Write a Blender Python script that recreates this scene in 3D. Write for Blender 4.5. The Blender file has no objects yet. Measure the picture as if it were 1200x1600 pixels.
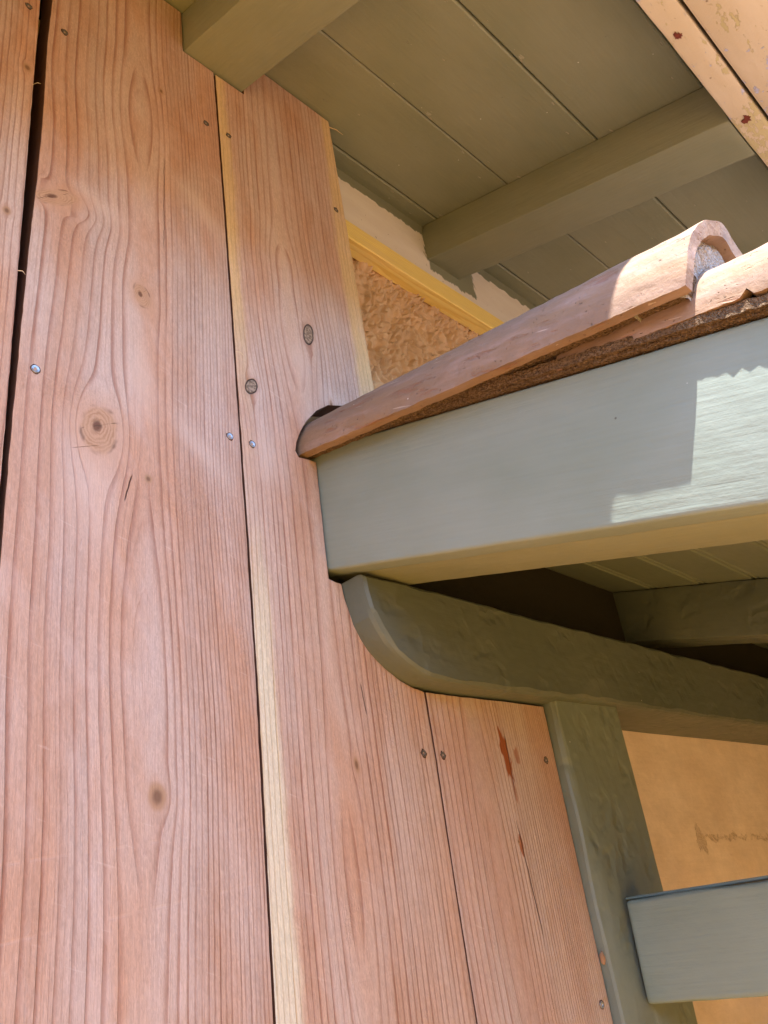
import bpy, bmesh, math, random
from mathutils import Vector, Matrix, noise as mn

random.seed(7)
scene = bpy.context.scene
COL = scene.collection
PI = math.pi

# ------------------------------------------------------------------ camera
# World: X runs along the house wall, Y points into the wall, Z is up.
# The camera (at eye height, 1.55 m above the patio) is the origin.
cam_d = bpy.data.cameras.new('camera')
cam = bpy.data.objects.new('camera', cam_d)
COL.objects.link(cam)
Rr = Vector((0.69794798, -0.70418471, -0.13035534))
Rd = Vector((0.25306637, 0.41279389, -0.87496207))
Rf = Vector((0.66994479, 0.57768945, 0.46631413))
m3 = Matrix((Rr, -Rd, -Rf)).transposed()
cam.matrix_world = m3.to_4x4()
cam_d.sensor_fit = 'VERTICAL'
cam_d.sensor_height = 24.0
cam_d.lens = 1387.63 / 1600.0 * 24.0
cam_d.clip_start = 0.01
cam_d.clip_end = 3000
scene.camera = cam

# ------------------------------------------------------------------ light
SUN = Vector((-0.040, -0.072, 0.178)).normalized()      # towards the sun
world = bpy.data.worlds.new('World')
scene.world = world
world.use_nodes = True
wn = world.node_tree
for n_ in list(wn.nodes):
    wn.nodes.remove(n_)
sky = wn.nodes.new('ShaderNodeTexSky')
sky.sky_type = 'NISHITA'
sky.sun_disc = False
sky.sun_elevation = math.asin(SUN.z)
sky.sun_rotation = math.atan2(SUN.x, SUN.y)
sky.air_density = 1.0
sky.dust_density = 0.3
sky.ozone_density = 4.0
bg = wn.nodes.new('ShaderNodeBackground')
bg.inputs['Strength'].default_value = 0.15
wo = wn.nodes.new('ShaderNodeOutputWorld')
wn.links.new(sky.outputs[0], bg.inputs['Color'])
wn.links.new(bg.outputs[0], wo.inputs[0])
sun_d = bpy.data.lights.new('sun', 'SUN')
sun_d.energy = 2.45
sun_d.angle = math.radians(0.5)
sun_d.color = (1.0, 0.97, 0.92)
sun = bpy.data.objects.new('sun', sun_d)
COL.objects.link(sun)
sun.rotation_euler = (-SUN).to_track_quat('-Z', 'Y').to_euler()
sun.location = SUN * 30

scene.view_settings.view_transform = 'Standard'
scene.view_settings.look = 'None'
scene.view_settings.gamma = 1.0
scene.view_settings.use_curve_mapping = False
scene.view_settings.exposure = 3.07
scene.cycles.max_bounces = 10
scene.cycles.diffuse_bounces = 6

# ------------------------------------------------------------------ node helper
class NT:
    """Tiny expression builder over a shader node tree."""
    def __init__(self, mat):
        self.t = mat.node_tree

    def new(self, kind):
        return self.t.nodes.new(kind)

    def put(self, sock, v):
        if isinstance(v, Ex):
            self.t.links.new(v.s, sock)
        elif isinstance(v, bpy.types.NodeSocket):
            self.t.links.new(v, sock)
        else:
            sock.default_value = v

    def math(self, op, *a):
        n = self.new('ShaderNodeMath')
        n.operation = op
        for i, v in enumerate(a):
            self.put(n.inputs[i], v)
        return Ex(self, n.outputs[0])

    def vec(self, x, y, z=0.0):
        n = self.new('ShaderNodeCombineXYZ')
        for i, v in enumerate((x, y, z)):
            self.put(n.inputs[i], v)
        return n.outputs[0]

    def coords(self):
        n = self.new('ShaderNodeTexCoord')
        s = self.new('ShaderNodeSeparateXYZ')
        self.t.links.new(n.outputs['Object'], s.inputs[0])
        return [Ex(self, s.outputs[i]) for i in range(3)]

    def noise(self, x, y, z=0.0, detail=2.0, rough=0.5, dist=0.0):
        n = self.new('ShaderNodeTexNoise')
        n.inputs['Scale'].default_value = 1.0
        n.inputs['Detail'].default_value = detail
        n.inputs['Roughness'].default_value = rough
        n.inputs['Distortion'].default_value = dist
        self.t.links.new(self.vec(x, y, z), n.inputs['Vector'])
        return Ex(self, n.outputs['Fac'] if 'Fac' in n.outputs else n.outputs[0])

    def voro(self, x, y, z=0.0, feat='F1', rnd=1.0):
        n = self.new('ShaderNodeTexVoronoi')
        n.feature = feat
        n.inputs['Scale'].default_value = 1.0
        n.inputs['Randomness'].default_value = rnd
        self.t.links.new(self.vec(x, y, z), n.inputs['Vector'])
        return Ex(self, n.outputs['Distance'])

    def white(self, w):
        n = self.new('ShaderNodeTexWhiteNoise')
        n.noise_dimensions = '1D'
        self.put(n.inputs['W'], w)
        return Ex(self, n.outputs['Value'])

    def smooth(self, a, b, x):
        n = self.new('ShaderNodeMapRange')
        n.interpolation_type = 'SMOOTHSTEP'
        self.put(n.inputs['Value'], x)
        n.inputs['From Min'].default_value = a
        n.inputs['From Max'].default_value = b
        return Ex(self, n.outputs[0])

    def mix(self, fac, c1, c2, mode='MIX'):
        n = self.new('ShaderNodeMix')
        n.data_type = 'RGBA'
        n.blend_type = mode
        self.put(n.inputs[0], fac)
        for i, c in ((6, c1), (7, c2)):
            if isinstance(c, (tuple, list)):
                n.inputs[i].default_value = (c[0], c[1], c[2], 1)
            else:
                self.t.links.new(c, n.inputs[i])
        return n.outputs[2]

    def scale(self, col, f):
        return self.mix(1.0, col, self.grey(f), 'MULTIPLY')

    def grey(self, f):
        n = self.new('ShaderNodeCombineColor')
        for i in range(3):
            self.put(n.inputs[i], f)
        return n.outputs[0]

    def finish(self, col, rough, height=None, dist=0.001, spec=0.3, strength=1.0, metal=0.0):
        b = self.new('ShaderNodeBsdfPrincipled')
        o = self.new('ShaderNodeOutputMaterial')
        if isinstance(col, (tuple, list)):
            b.inputs['Base Color'].default_value = (col[0], col[1], col[2], 1)
        else:
            self.t.links.new(col, b.inputs['Base Color'])
        self.put(b.inputs['Roughness'], rough)
        b.inputs['Specular IOR Level'].default_value = spec
        b.inputs['Metallic'].default_value = metal
        if height is not None:
            bp = self.new('ShaderNodeBump')
            bp.inputs['Strength'].default_value = strength
            bp.inputs['Distance'].default_value = dist
            self.put(bp.inputs['Height'], height)
            self.t.links.new(bp.outputs[0], b.inputs['Normal'])
        self.t.links.new(b.outputs[0], o.inputs[0])


class Ex:
    def __init__(self, nt, s):
        self.nt, self.s = nt, s
    def __add__(self, o): return self.nt.math('ADD', self, o)
    def __radd__(self, o): return self.nt.math('ADD', o, self)
    def __sub__(self, o): return self.nt.math('SUBTRACT', self, o)
    def __rsub__(self, o): return self.nt.math('SUBTRACT', o, self)
    def __mul__(self, o): return self.nt.math('MULTIPLY', self, o)
    def __rmul__(self, o): return self.nt.math('MULTIPLY', o, self)
    def __truediv__(self, o): return self.nt.math('DIVIDE', self, o)
    def __rtruediv__(self, o): return self.nt.math('DIVIDE', o, self)
    def mx(self, o): return self.nt.math('MAXIMUM', self, o)
    def mi(self, o): return self.nt.math('MINIMUM', self, o)
    def sqrt(self): return self.nt.math('SQRT', self)
    def exp(self): return self.nt.math('EXPONENT', self)
    def frac(self): return self.nt.math('FRACT', self)
    def floor(self): return self.nt.math('FLOOR', self)
    def abs(self): return self.nt.math('ABSOLUTE', self)
    def sin(self): return self.nt.math('SINE', self)
    def pw(self, e): return self.nt.math('POWER', self, e)


def material(name):
    m = bpy.data.materials.new(name)
    m.use_nodes = True
    for n_ in list(m.node_tree.nodes):
        m.node_tree.nodes.remove(n_)
    return m, NT(m)


# ------------------------------------------------------------------ materials
def redwood(name, seed, knots=(), c0=0.15, h0=0.04, bumps=(), freq=95, grow=0.0,
            sap_left=None, sap_right=None, stains=(), cracks=(), rollers=(), torn=(), pale=(), tone=((0.485, 0.272, 0.175), (0.515, 0.372, 0.305))):
    """Plain-sawn softwood: growth rings round a pith behind the face, flowing round knots.
    Object space: x across the board from its left edge, z up, y into the board."""
    m, N = material(name)
    U, Y, V = N.coords()
    wob = (N.noise(U * 4.0 + seed, V * 1.1, seed, 1) - 0.5) * 0.006
    fine = (N.noise(U * 30.0 + seed, V * 10.0, seed + 3, 2) - 0.5) * 0.0020 + (N.noise(U * 160.0 + seed, V * 26.0, seed + 8, 2) - 0.5) * 0.0011
    up = U + wob + fine
    for (ku, kv, a, b, th, kind, st) in knots:
        ai, bi = a * 1.25, b * 1.5 * (1.3 if kind != 'pin' else 1)
        du = (U - ku) * (1 / ai)
        dv = (V - kv) * (1 / bi)
        q2 = du * du + dv * dv
        up = up - du * (st * ai) / (q2 * q2 * 0.25 + q2 * 0.75).mx(1.0)

    def knot_q(ku, kv, a, b, th):
        du, dv = U - ku, V - kv
        x1 = (du * math.cos(th) + dv * math.sin(th)) * (1 / a)
        y1 = (dv * math.cos(th) - du * math.sin(th)) * (1 / b)
        q = (x1 * x1 + y1 * y1).sqrt() + (N.noise(U * 55 + seed, V * 55, seed, 3) - 0.5) * 0.42
        return q, x1, y1
    cw = c0 + (N.noise(0.0, V * 1.3 + seed, seed, 1) - 0.5) * 0.03
    h = h0 + (N.noise(seed, V * 1.1, seed + 5, 1) - 0.5) * h0 * 0.22
    for (hv, hs, ha) in bumps:
        e = (V - hv) / hs
        h = h + ((e * e) * -1.0).exp() * ha
    w = up - cw
    w = w * (1.0 + w * grow)
    hh = h + Y * 0.9
    rho = (w * w + hh * hh).sqrt()
    ph = rho * freq
    ph = ph + (N.noise(ph * 0.55 + seed * 2.1, seed, 0.0, 1) - 0.5) * 1.1
    ph = ph + (N.noise(U * 160.0, V * 7.0, seed, 2) - 0.5) * 0.08
    fr = ph.frac()
    rid = ph.floor()
    amp = 0.50 + N.white(rid + seed) * 0.50
    late = N.smooth(0.40, 0.91, fr).pw(2.8) * (1.0 - N.smooth(0.94, 1.0, fr)) * amp
    late = late * N.smooth(0.04, 0.30, w.abs() / rho)
    late = late * (0.62 + 0.5 * N.smooth(0.30, 0.66, N.noise(U * 55 + seed, V * 5.0, seed, 3)))
    ph2 = (ph * 2.7 + N.noise(U * 60, V * 3.0, seed, 2) * 1.3).frac()
    late = late.mx(N.smooth(0.55, 0.95, ph2).pw(3.0) * (1.0 - N.smooth(0.95, 1.0, ph2)) * 0.30 * N.smooth(0.42, 0.62, N.noise(U * 25 + 3, V * 2.5, seed, 2)))
    # colours of the wood itself
    blot = N.noise(U * 14 + seed, V * 3.0, seed, 4)
    early = N.mix(N.smooth(0.32, 0.66, blot), tone[0], tone[1])
    band = N.white(rid * 1.37 + seed + 4)
    early = N.scale(early, 0.93 + band * 0.12)
    lat_c = (0.275, 0.110, 0.062)
    sapm = None
    for side, sp in (('l', sap_left), ('r', sap_right)):
        if sp is None:
            continue
        wid, v0, v1 = sp
        edge = U if side == 'l' else (wid[1] - U)
        wd = (wid[0] * (1.22 - V * 0.42).mx(0.7) if side == 'l' else wid[0]) + (N.noise(seed, V * 4.0, 9.0, 2) - 0.5) * 0.018 + (N.noise(U * 120, V * 22.0, 3.0, 3) - 0.5) * 0.016
        sm = 1.0 - N.smooth(-0.007, 0.010, edge - wd - late * 0.006)
        if v0 is not None:
            sm = sm * N.smooth(v0, v1, V)
        if side == 'l':
            mid = N.smooth(0.34, 0.56, V) * (1.0 - N.smooth(0.66, 0.92, V))
            sm = sm * (1.0 - mid * (0.65 + 0.5 * N.noise(U * 60, V * 20, seed, 2)))
        sapm = sm if sapm is None else sapm.mx(sm)
    if sapm is not None:
        early = N.mix(sapm, early, N.mix(N.smooth(0.3, 0.9, V), (0.66, 0.58, 0.43), (0.63, 0.45, 0.245)))
        col_l = N.mix(sapm, lat_c, (0.47, 0.30, 0.14))
    else:
        col_l = lat_c
    col = N.mix(late * 0.84, early, col_l)
    fib = N.noise(U * 900.0, V * 22.0, seed, 3, 0.6)
    fib2 = N.noise(U * 230.0 + 5, V * 4.0, seed, 2)
    fib3 = N.noise(U * 420.0 + 9, V * 60.0, seed + 5, 4, 0.7)
    col = N.scale(col, 0.54 + fib * 0.46 + fib2 * 0.16 + fib3 * 0.30)
    spk = N.smooth(0.36, 0.64, N.noise(U * 520.0 + V * 61.0, V * 118.0 - U * 97.0, seed + 15.37 + Y * 40, 4, 0.62, 1.2))
    col = N.scale(col, 0.915 + spk * 0.17)
    wool = N.smooth(0.45, 0.75, N.noise(U * 30 + V * 14, V * 9 - U * 8, seed + 12, 4, 0.6))
    col = N.mix(wool * 0.22, col, (0.66, 0.50, 0.44))
    for (pu, pv, pa, pb, th) in pale:       # sheen on the fibres, painted into the colour as pale bands
        du, dv = U - pu, V - pv
        e3 = (du * math.cos(th) + dv * math.sin(th)) * (1 / pa)
        e4 = (dv * math.cos(th) - du * math.sin(th)) * (1 / pb)
        e5 = ((e3 * e3 + e4 * e4 + (N.noise(U * 18, V * 14, seed, 3) - 0.5) * 0.8) * -1.0).exp()
        col = N.mix(e5 * 0.42, col, (0.66, 0.50, 0.42))
    # torn, woolly grain left by the planer
    tm = N.smooth(0.60, 0.74, N.noise(U * 16 + seed * 3, V * 9, seed + 1, 3))
    for (tu, tv, ta, tb) in torn:
        e2 = ((U - tu) / ta) * ((U - tu) / ta) + ((V - tv) / tb) * ((V - tv) / tb)
        tm = tm.mx((e2 * -1.0).exp() * N.smooth(0.30, 0.5, N.noise(U * 40, V * 25, seed, 3)))
    pick = N.noise(U * 420.0, V * 260.0, seed, 3, 0.65)
    col = N.scale(col, 1.0 + tm * (pick - 0.5) * 0.55)
    # short dark pores and scuffs
    por = N.smooth(0.70, 0.80, N.noise(U * 520.0, V * 38.0, seed + 7, 2))
    col = N.scale(col, 1.0 - por * 0.20)
    scf = N.smooth(0.66, 0.75, N.noise(U * 60 + V * 210, V * 16 - U * 14, seed + 2, 3))
    col = N.mix(scf * 0.16, col, (0.78, 0.62, 0.52))
    hgt = fib * 0.45 + fib3 * 0.35 - late * 0.7 + tm * pick * 1.3 - por * 0.4 + pick * 0.12
    # planer roller marks: faint, broken pale lines across the grain
    for (rv, sl, st) in rollers:
        dd = (V - rv - U * sl + (N.noise(U * 9, seed, rv, 2) - 0.5) * 0.006).abs()
        ln = (1.0 - N.smooth(0.0006, 0.0022, dd)) * N.smooth(0.42, 0.62, N.noise(U * 70, V * 3, rv * 9, 2)) * st
        col = N.mix(ln * 0.14, col, (0.78, 0.58, 0.48))
        hgt = hgt - ln * 0.3
    # resin stains
    for (su, sv, sa, sb, th, st) in stains:
        du, dv = U - su, V - sv
        x1 = du * math.cos(th) + dv * math.sin(th)
        y1 = dv * math.cos(th) - du * math.sin(th)
        q = ((x1 / sa) * (x1 / sa) + (y1 / sb) * (y1 / sb)).sqrt() \
            + (N.noise(U * 160, V * 45, seed + 11, 3) - 0.5) * 1.5
        mk = (1.0 - N.smooth(0.72, 0.95, q)) * st
        col = N.mix(mk, col, (0.30, 0.075, 0.012))
    # drying checks
    for (cu, cv, ln, sl, wd) in cracks:
        dd = (U - cu - (V - cv) * sl + (N.noise(V * 60, seed, cu * 50, 2) - 0.5) * 0.003).abs()
        en = 1.0 - N.smooth(0.6, 1.0, ((V - cv) / ln).abs())
        ck = (1.0 - N.smooth(wd * 0.4, wd, dd)) * en
        col = N.mix(ck * 0.9, col, (0.05, 0.018, 0.008))
        hgt = hgt - ck * 2.0
    # knots
    for (ku, kv, a, b, th, kind, st) in knots:
        q, x1, y1 = knot_q(ku, kv, a, b, th)
        if kind == 'ring':      # sound knot with visible rings
            kin = 1.0 - N.smooth(0.82, 1.16, q)
            xo, yo = x1 + 0.18, y1 - 0.12
            qo = (xo * xo + yo * yo).sqrt()
            rr = ((qo.mx(q * 0.8) * 5.6 + (N.noise(U * 110, V * 110, seed, 3) - 0.5) * 1.9) * 6.283).sin() * 0.5 + 0.5
            rr = rr * (0.45 + 0.55 * N.smooth(0.3, 0.6, N.noise(U * 45, V * 45, seed + 2, 2)))
            kc = N.mix(rr * 0.6, (0.50, 0.30, 0.185), (0.31, 0.155, 0.08))
            kc = N.mix((1.0 - N.smooth(0.14, 0.36, qo + (N.noise(U * 120, V * 120, seed, 2) - 0.5) * 0.2)) * 0.9, kc, (0.13, 0.055, 0.030))
            ckl = (1.0 - N.smooth(0.015, 0.05, (yo - xo * 0.5 + (N.noise(U * 90, V * 90, seed + 6, 2) - 0.5) * 0.3).abs())) * N.smooth(0.42, 0.55, N.noise(U * 50, V * 50, seed + 3, 1))
            kc = N.mix(ckl * 0.7, kc, (0.09, 0.04, 0.02))
            halo = (1.0 - N.smooth(0.9, 2.4, q)) * 0.55
            col = N.mix(halo, col, (0.52, 0.30, 0.19))
            rim = (1.0 - N.smooth(0.0, 0.16, (q - 1.05).abs())) * N.smooth(0.45, 0.72, N.noise(U * 60, V * 60, seed + 4, 1))
            col = N.mix(kin, col, kc)
            col = N.mix(rim * 0.72, col, (0.11, 0.05, 0.025))
        elif kind == 'loose':   # black-ringed dead knot
            kin = 1.0 - N.smooth(0.86, 0.98, q)
            mot = N.noise(U * 260, V * 260, seed, 3)
            kc = N.mix(N.smooth(0.35, 0.65, mot), (0.14, 0.095, 0.065), (0.37, 0.27, 0.19))
            halo = (1.0 - N.smooth(0.9, 1.9, q)) * 0.35
            col = N.mix(halo, col, (0.36, 0.19, 0.12))
            col = N.mix(kin, col, kc)
            rim = 1.0 - N.smooth(0.02, 0.16, (q - 0.97).abs())
            col = N.mix(rim * 0.92, col, (0.035, 0.018, 0.012))
            hgt = hgt - rim * 1.6
        else:                   # small brown pin knot
            kin = 1.0 - N.smooth(0.70, 1.15, q)
            kc = N.mix(N.smooth(0.2, 0.75, q), (0.16, 0.075, 0.035), (0.40, 0.23, 0.13))
            halo = (1.0 - N.smooth(0.8, 2.1, q)) * 0.35
            col = N.mix(halo, col, (0.44, 0.25, 0.155))
            col = N.mix(kin * 0.85, col, kc)
    N.finish(col, 0.62 + fib * 0.15 - late * 0.1, hgt, 0.0010, 0.30)
    return m


def paint(name, base, seed=0.0, brush=1.0, hew=0.0, chips=0.0, axis='x', rough=0.42, wear=(0.55, 0.50, 0.38)):
    """Brushed exterior paint over timber, object space, local x = length of the piece."""
    m, N = material(name)
    x, y, z = N.coords()
    if axis == 'z':
        x, z = z, x
    b1 = N.noise(x * 9 + seed, y * 190, z * 190, 3)
    b2 = N.noise(x * 35 + seed, y * 55, z * 55, 4, 0.6)
    sag = N.noise(x * 7 + seed, y * 9, z * 9, 2)
    tone = N.noise(x * 4 + seed, y * 6, z * 6 + seed, 3)
    col = N.mix(N.smooth(0.3, 0.7, tone), base, tuple(c * k for c, k in zip(base, (0.84, 0.86, 0.82))))
    col = N.scale(col, 0.90 + b1 * 0.14 + b2 * 0.06)
    hgt = b1 * 0.30 * brush + b2 * 0.45 * brush + sag * 1.2
    if hew:
        # scalloped adze cuts showing through the paint
        n = N.noise(x * 22, y * 22, z * 22 + seed, 2)
        vv = N.voro(x * 17 + n * 1.6, y * 8, z * 25 + n * 1.3, 'F1')
        sc = N.noise(x * 26 + seed, y * 34, z * 34, 1, 0.4, 0.8)
        ridges = N.noise(x * 120 + n * 6, y * 60, z * 60, 2)
        hgt = hgt + (N.smooth(0.0, 0.55, vv) * 3.6 + sc * 2.0 + ridges * 0.15) * hew
    if brush > 1.5:
        drip = N.smooth(0.60, 0.74, N.noise(x * 9 + seed, y * 75, z * 75, 4, 0.6, 0.8))
        hgt = hgt + drip * 0.9 * N.smooth(0.4, 0.6, N.noise(x * 4, y * 9, z * 9, 2))
    sp = N.voro(x * 24 + seed, y * 24, z * 24)
    spk = (1.0 - N.smooth(0.018, 0.034, sp)) * N.smooth(0.43, 0.50, N.noise(x * 6, y * 6, z * 6 + seed, 1))
    col = N.mix(spk * 0.75, col, (0.80, 0.80, 0.74))
    d2 = N.voro(x * 17 + seed + 9, y * 17, z * 17)
    dk = (1.0 - N.smooth(0.014, 0.03, d2)) * N.smooth(0.52, 0.58, N.noise(x * 5 + 3, y * 5, z * 5 + seed, 1))
    col = N.mix(dk * 0.7, col, (0.04, 0.035, 0.025))
    if chips:
        c1 = N.smooth(0.685, 0.70, N.noise(x * 20 + seed, y * 48, z * 48, 5, 0.62))
        col = N.mix(c1 * chips, col, wear)
        hgt = hgt - c1 * 1.2
    N.finish(col, rough + b2 * 0.18, hgt, 0.0012 * max(1.0, brush), 0.42)
    return m


GREEN = (0.232, 0.272, 0.240)
OLIVE = (0.238, 0.245, 0.165)
SHADED_GREEN = (0.118, 0.136, 0.118)  # sage green darkened, with the porch shade put into the paint colour
M_paint = paint('sage_paint', GREEN, 1.3, 1.15)
M_paint_rough = paint('sage_paint_sawn', OLIVE, 4.1, 1.3, 0.0)
M_porch = paint('shaded_green_paint', tuple(c * 1.6 for c in SHADED_GREEN), 5.5)  # same green, part of the porch shade kept in its colour
M_soffit = paint('sage_paint_soffit', tuple(c * 1.08 for c in OLIVE), 7.7, 1.4, 0.0, 0.45)
M_rail = paint('blue_grey_paint', (0.228, 0.290, 0.275), 12.4, 1.4)
M_hewn = paint('sage_paint_hewn', SHADED_GREEN, 2.2, 0.7, 0.55, 0.0, 'x', 0.36)
M_hewn_z = paint('sage_paint_hewn_post', tuple(c * 0.82 for c in GREEN), 8.2, 0.7, 0.6, 0.0, 'z', 0.34)


def mat_fascia(name='peach_paint_weathered', gk=0.0, lk=0.0):
    m, N = material(name)
    x, y, z = N.coords()
    a = N.noise(x * 5, y * 30, z * 30, 3)
    col = N.mix(N.smooth(0.35, 0.65, a), (0.50, 0.415, 0.30), (0.54, 0.46, 0.355))
    n1 = N.noise(x * 55, y * 75, z * 75, 5, 0.66)
    big = N.noise(x * 6 + 4, y * 14, z * 14, 2)
    lav = N.smooth(0.600, 0.620, n1 + (big - 0.5) * 0.75 + lk)
    col = N.mix(lav, col, (0.42, 0.43, 0.58))
    n2 = N.noise(x * 38 + 7, y * 90, z * 90 + 3, 5, 0.65)
    big2 = N.noise(x * 4 + 11, y * 12, z * 12, 2)
    gr = N.smooth(0.585, 0.605, n2 + (big2 - 0.5) * 0.75 + gk)
    col = N.mix(gr * 0.75, col, (0.42, 0.36, 0.17))
    pk = N.smooth(0.70, 0.715, N.noise(x * 85 + 5, y * 85, z * 85, 4, 0.6))
    col = N.mix(pk * 0.8, col, (0.16, 0.09, 0.06))
    rs = N.voro(x * 11 + 2.3, y * 11, z * 11)
    rust = 1.0 - N.smooth(0.06, 0.085, rs + (n1 - 0.5) * 0.12)
    col = N.mix(rust * N.smooth(0.5, 0.53, big), col, (0.17, 0.035, 0.02))
    hgt = a * 0.8 + n1 * 0.5 - lav * 0.6 - gr * 0.4 + N.noise(x * 90, y * 90, z * 90, 3) * 0.5
    N.finish(col, 0.5, hgt, 0.0012, 0.35)
    return m


def mat_rust():
    m, N = material('rusty_iron')
    x, y, z = N.coords()
    n = N.noise(x * 240, y * 240, z * 240, 4)
    N.finish(N.mix(n, (0.22, 0.045, 0.028), (0.055, 0.02, 0.018)), 0.85, n, 0.001, 0.2)
    return m


def mat_stucco(name, base, rough_scale, amp, crack=False):
    m, N = material(name)
    x, y, z = N.coords()
    a = N.noise(x * 6, z * 6, 3.0, 4)
    b = N.noise(x * 90, z * 90, y * 90, 5, 0.62)
    col = N.mix(N.smooth(0.3, 0.7, a), base, tuple(c * k for c, k in zip(base, (0.93, 0.90, 0.86))))
    col = N.scale(col, 0.93 + b * 0.14)
    mot = N.noise(x * 11 + 3, z * 17, 7.0, 5, 0.65)
    col = N.scale(col, 0.76 + mot * 0.48)
    sc = N.noise(x * rough_scale, z * rough_scale, y * rough_scale, 5, 0.6)
    tr = N.noise(x * 14, z * 150, 1.0, 3)
    hgt = sc * amp + b * 0.4 + tr * 0.25
    chip = N.smooth(0.735, 0.75, N.noise(x * 26, z * 44, 5.0, 4, 0.6))
    hgt = hgt - chip * 1.0
    col = N.mix(chip * 0.35, col, tuple(c * 0.75 for c in base))
    if crack:
        # a dropped patch of render with a crack running to the right of it
        wob = (N.noise(x * 17, 0.0, 2.0, 4, 0.6) - 0.5) * 0.060
        wd = 0.0012 + 0.013 * N.smooth(0.35, 0.75, N.noise(x * 34, 3.0, 0.0, 3)) + 0.004 * N.noise(x * 150, z * 150, 0.0, 2)
        dz = (z - CR[1] - wob * 0.8).abs()
        ln = (1.0 - N.smooth(0.45, 1.0, dz / wd)) * N.smooth(CR[0] - 0.005, CR[0] + 0.01, x) \
            * N.smooth(0.40, 0.60, N.noise(x * 22, z * 40, 4.0, 4, 0.65)) * 0.8
        e = ((x - CR[0]) / 0.028) * ((x - CR[0]) / 0.028) + ((z - CR[1] + 0.008) / 0.030) * ((z - CR[1] + 0.008) / 0.030)
        pt = 1.0 - N.smooth(0.50, 0.85, e.sqrt() + (N.noise(x * 60, z * 34, 8.0, 4, 0.6) - 0.5) * 2.0)
        mk = ln.mx(pt)
        rimk = mk * (1.0 - mk) * 4.0
        gr_ = N.noise(x * 230, z * 230, 2.0, 4, 0.7)
        col = N.mix(mk * (gr_ * 0.40), col, (0.52, 0.36, 0.24))
        col = N.mix(rimk * N.smooth(0.40, 0.62, N.noise(x * 110, z * 110, 6.0, 3)) * 0.42, col, (0.22, 0.13, 0.075))
        hgt = hgt - mk * 1.8 + mk * gr_ * 2.6
    N.finish(col, 0.85, hgt, 0.0016, 0.2)
    return m


def mat_frieze():
    m, N = material('frieze_paint')
    x, y, z = N.coords()
    a = N.noise(x * 9, z * 30, 1.0, 4)
    col = N.mix(N.smooth(0.3, 0.7, a), (0.76, 0.68, 0.58), (0.80, 0.73, 0.63))
    rag = (N.noise(x * 28, z * 22, 2.0, 4, 0.6) - 0.5)
    st = (N.noise(x * 150 + z * 60, z * 30 - x * 20, 3.0, 3) - 0.5)
    # green paint cut in along the soffit and slopped round the rafter
    d1 = z - 1.447 + rag * 0.035
    ex = ((x - 1.310) / 0.088).abs()
    ez = (1.392 - z) / 0.046
    d2 = 1.0 - ex.mx(ez) + rag * 0.5 + st * 0.55
    gm = N.smooth(0.0, 0.004, d1).mx(N.smooth(0.0, 0.10, d2))
    col = N.mix(gm, col, OLIVE)
    n1 = N.noise(x * 120, z * 120, 6.0, 4, 0.6)
    sp = N.smooth(0.685, 0.70, n1)
    col = N.mix(sp * 0.8, col, (0.22, 0.15, 0.10))
    bl = N.smooth(0.72, 0.735, N.noise(x * 60 + 4, z * 60, 9.0, 4, 0.6))
    col = N.mix(bl, col, (0.20, 0.24, 0.33))
    hgt = a * 0.8 + n1 * 0.3 + gm * 0.8
    N.finish(col, 0.6, hgt, 0.0014, 0.3)
    return m


def mat_fresh(name, seed):
    """Fresh yellow softwood batten, local x along it."""
    m, N = material(name)
    x, y, z = N.coords()
    r = (N.noise(x * 3 + seed, y * 40, z * 40, 2) * 3 + z * 210 + y * 60).frac()
    late = N.smooth(0.5, 0.9, r) * (1.0 - N.smooth(0.93, 1.0, r))
    fib = N.noise(x * 25, y * 700, z * 700, 3)
    col = N.mix(late * 0.6, (0.94, 0.72, 0.23), (0.78, 0.50, 0.09))
    col = N.scale(col, 0.88 + fib * 0.24)
    pale = N.smooth(0.5, 0.62, N.noise(x * 7 + seed, y * 30, z * 110, 3))
    col = N.mix(pale * 0.4, col, (0.82, 0.60, 0.25))
    N.finish(col, 0.55, fib - late * 0.6, 0.0005, 0.3)
    return m


def mat_tile():
    m, N = material('terracotta')
    x, y, z = N.coords()
    a = N.noise(x * 5, y * 26, z * 26, 4)
    b = N.noise(x * 60, y * 60, z * 60, 5, 0.6)
    col = N.mix(N.smooth(0.35, 0.7, a), (0.275, 0.172, 0.106), (0.240, 0.160, 0.115))
    film = N.smooth(0.46, 0.72, N.noise(x * 8 + 3, y * 34, z * 34, 4, 0.6))
    col = N.mix(film * 0.45, col, (0.42, 0.30, 0.27))
    dk = N.smooth(0.58, 0.68, N.noise(x * 16, y * 75, z * 75, 5, 0.62))
    col = N.mix(dk * 0.5, col, (0.27, 0.115, 0.07))
    sp = N.voro(x * 46, y * 46, z * 46)
    wh = (1.0 - N.smooth(0.03, 0.07, sp + (b - 0.5) * 0.1)) * N.smooth(0.52, 0.6, N.noise(x * 12, y * 12, z * 12, 2))
    col = N.mix(wh * 0.8, col, (0.78, 0.70, 0.64))
    scr = N.smooth(0.70, 0.74, N.noise(x * 30 + z * 300, y * 120, z * 40 - x * 10, 3))
    col = N.mix(scr * 0.35, col, (0.75, 0.62, 0.54))
    pit = N.smooth(0.66, 0.74, N.noise(x * 210, y * 210, z * 210, 3, 0.6))
    col = N.scale(col, (1.0 - pit * 0.35) * (0.86 + b * 0.28))
    N.finish(col, 0.68 + b * 0.2, a * 1.2 + b * 1.0 - dk * 0.6 - pit * 0.9, 0.0018, 0.25)
    return m


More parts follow.
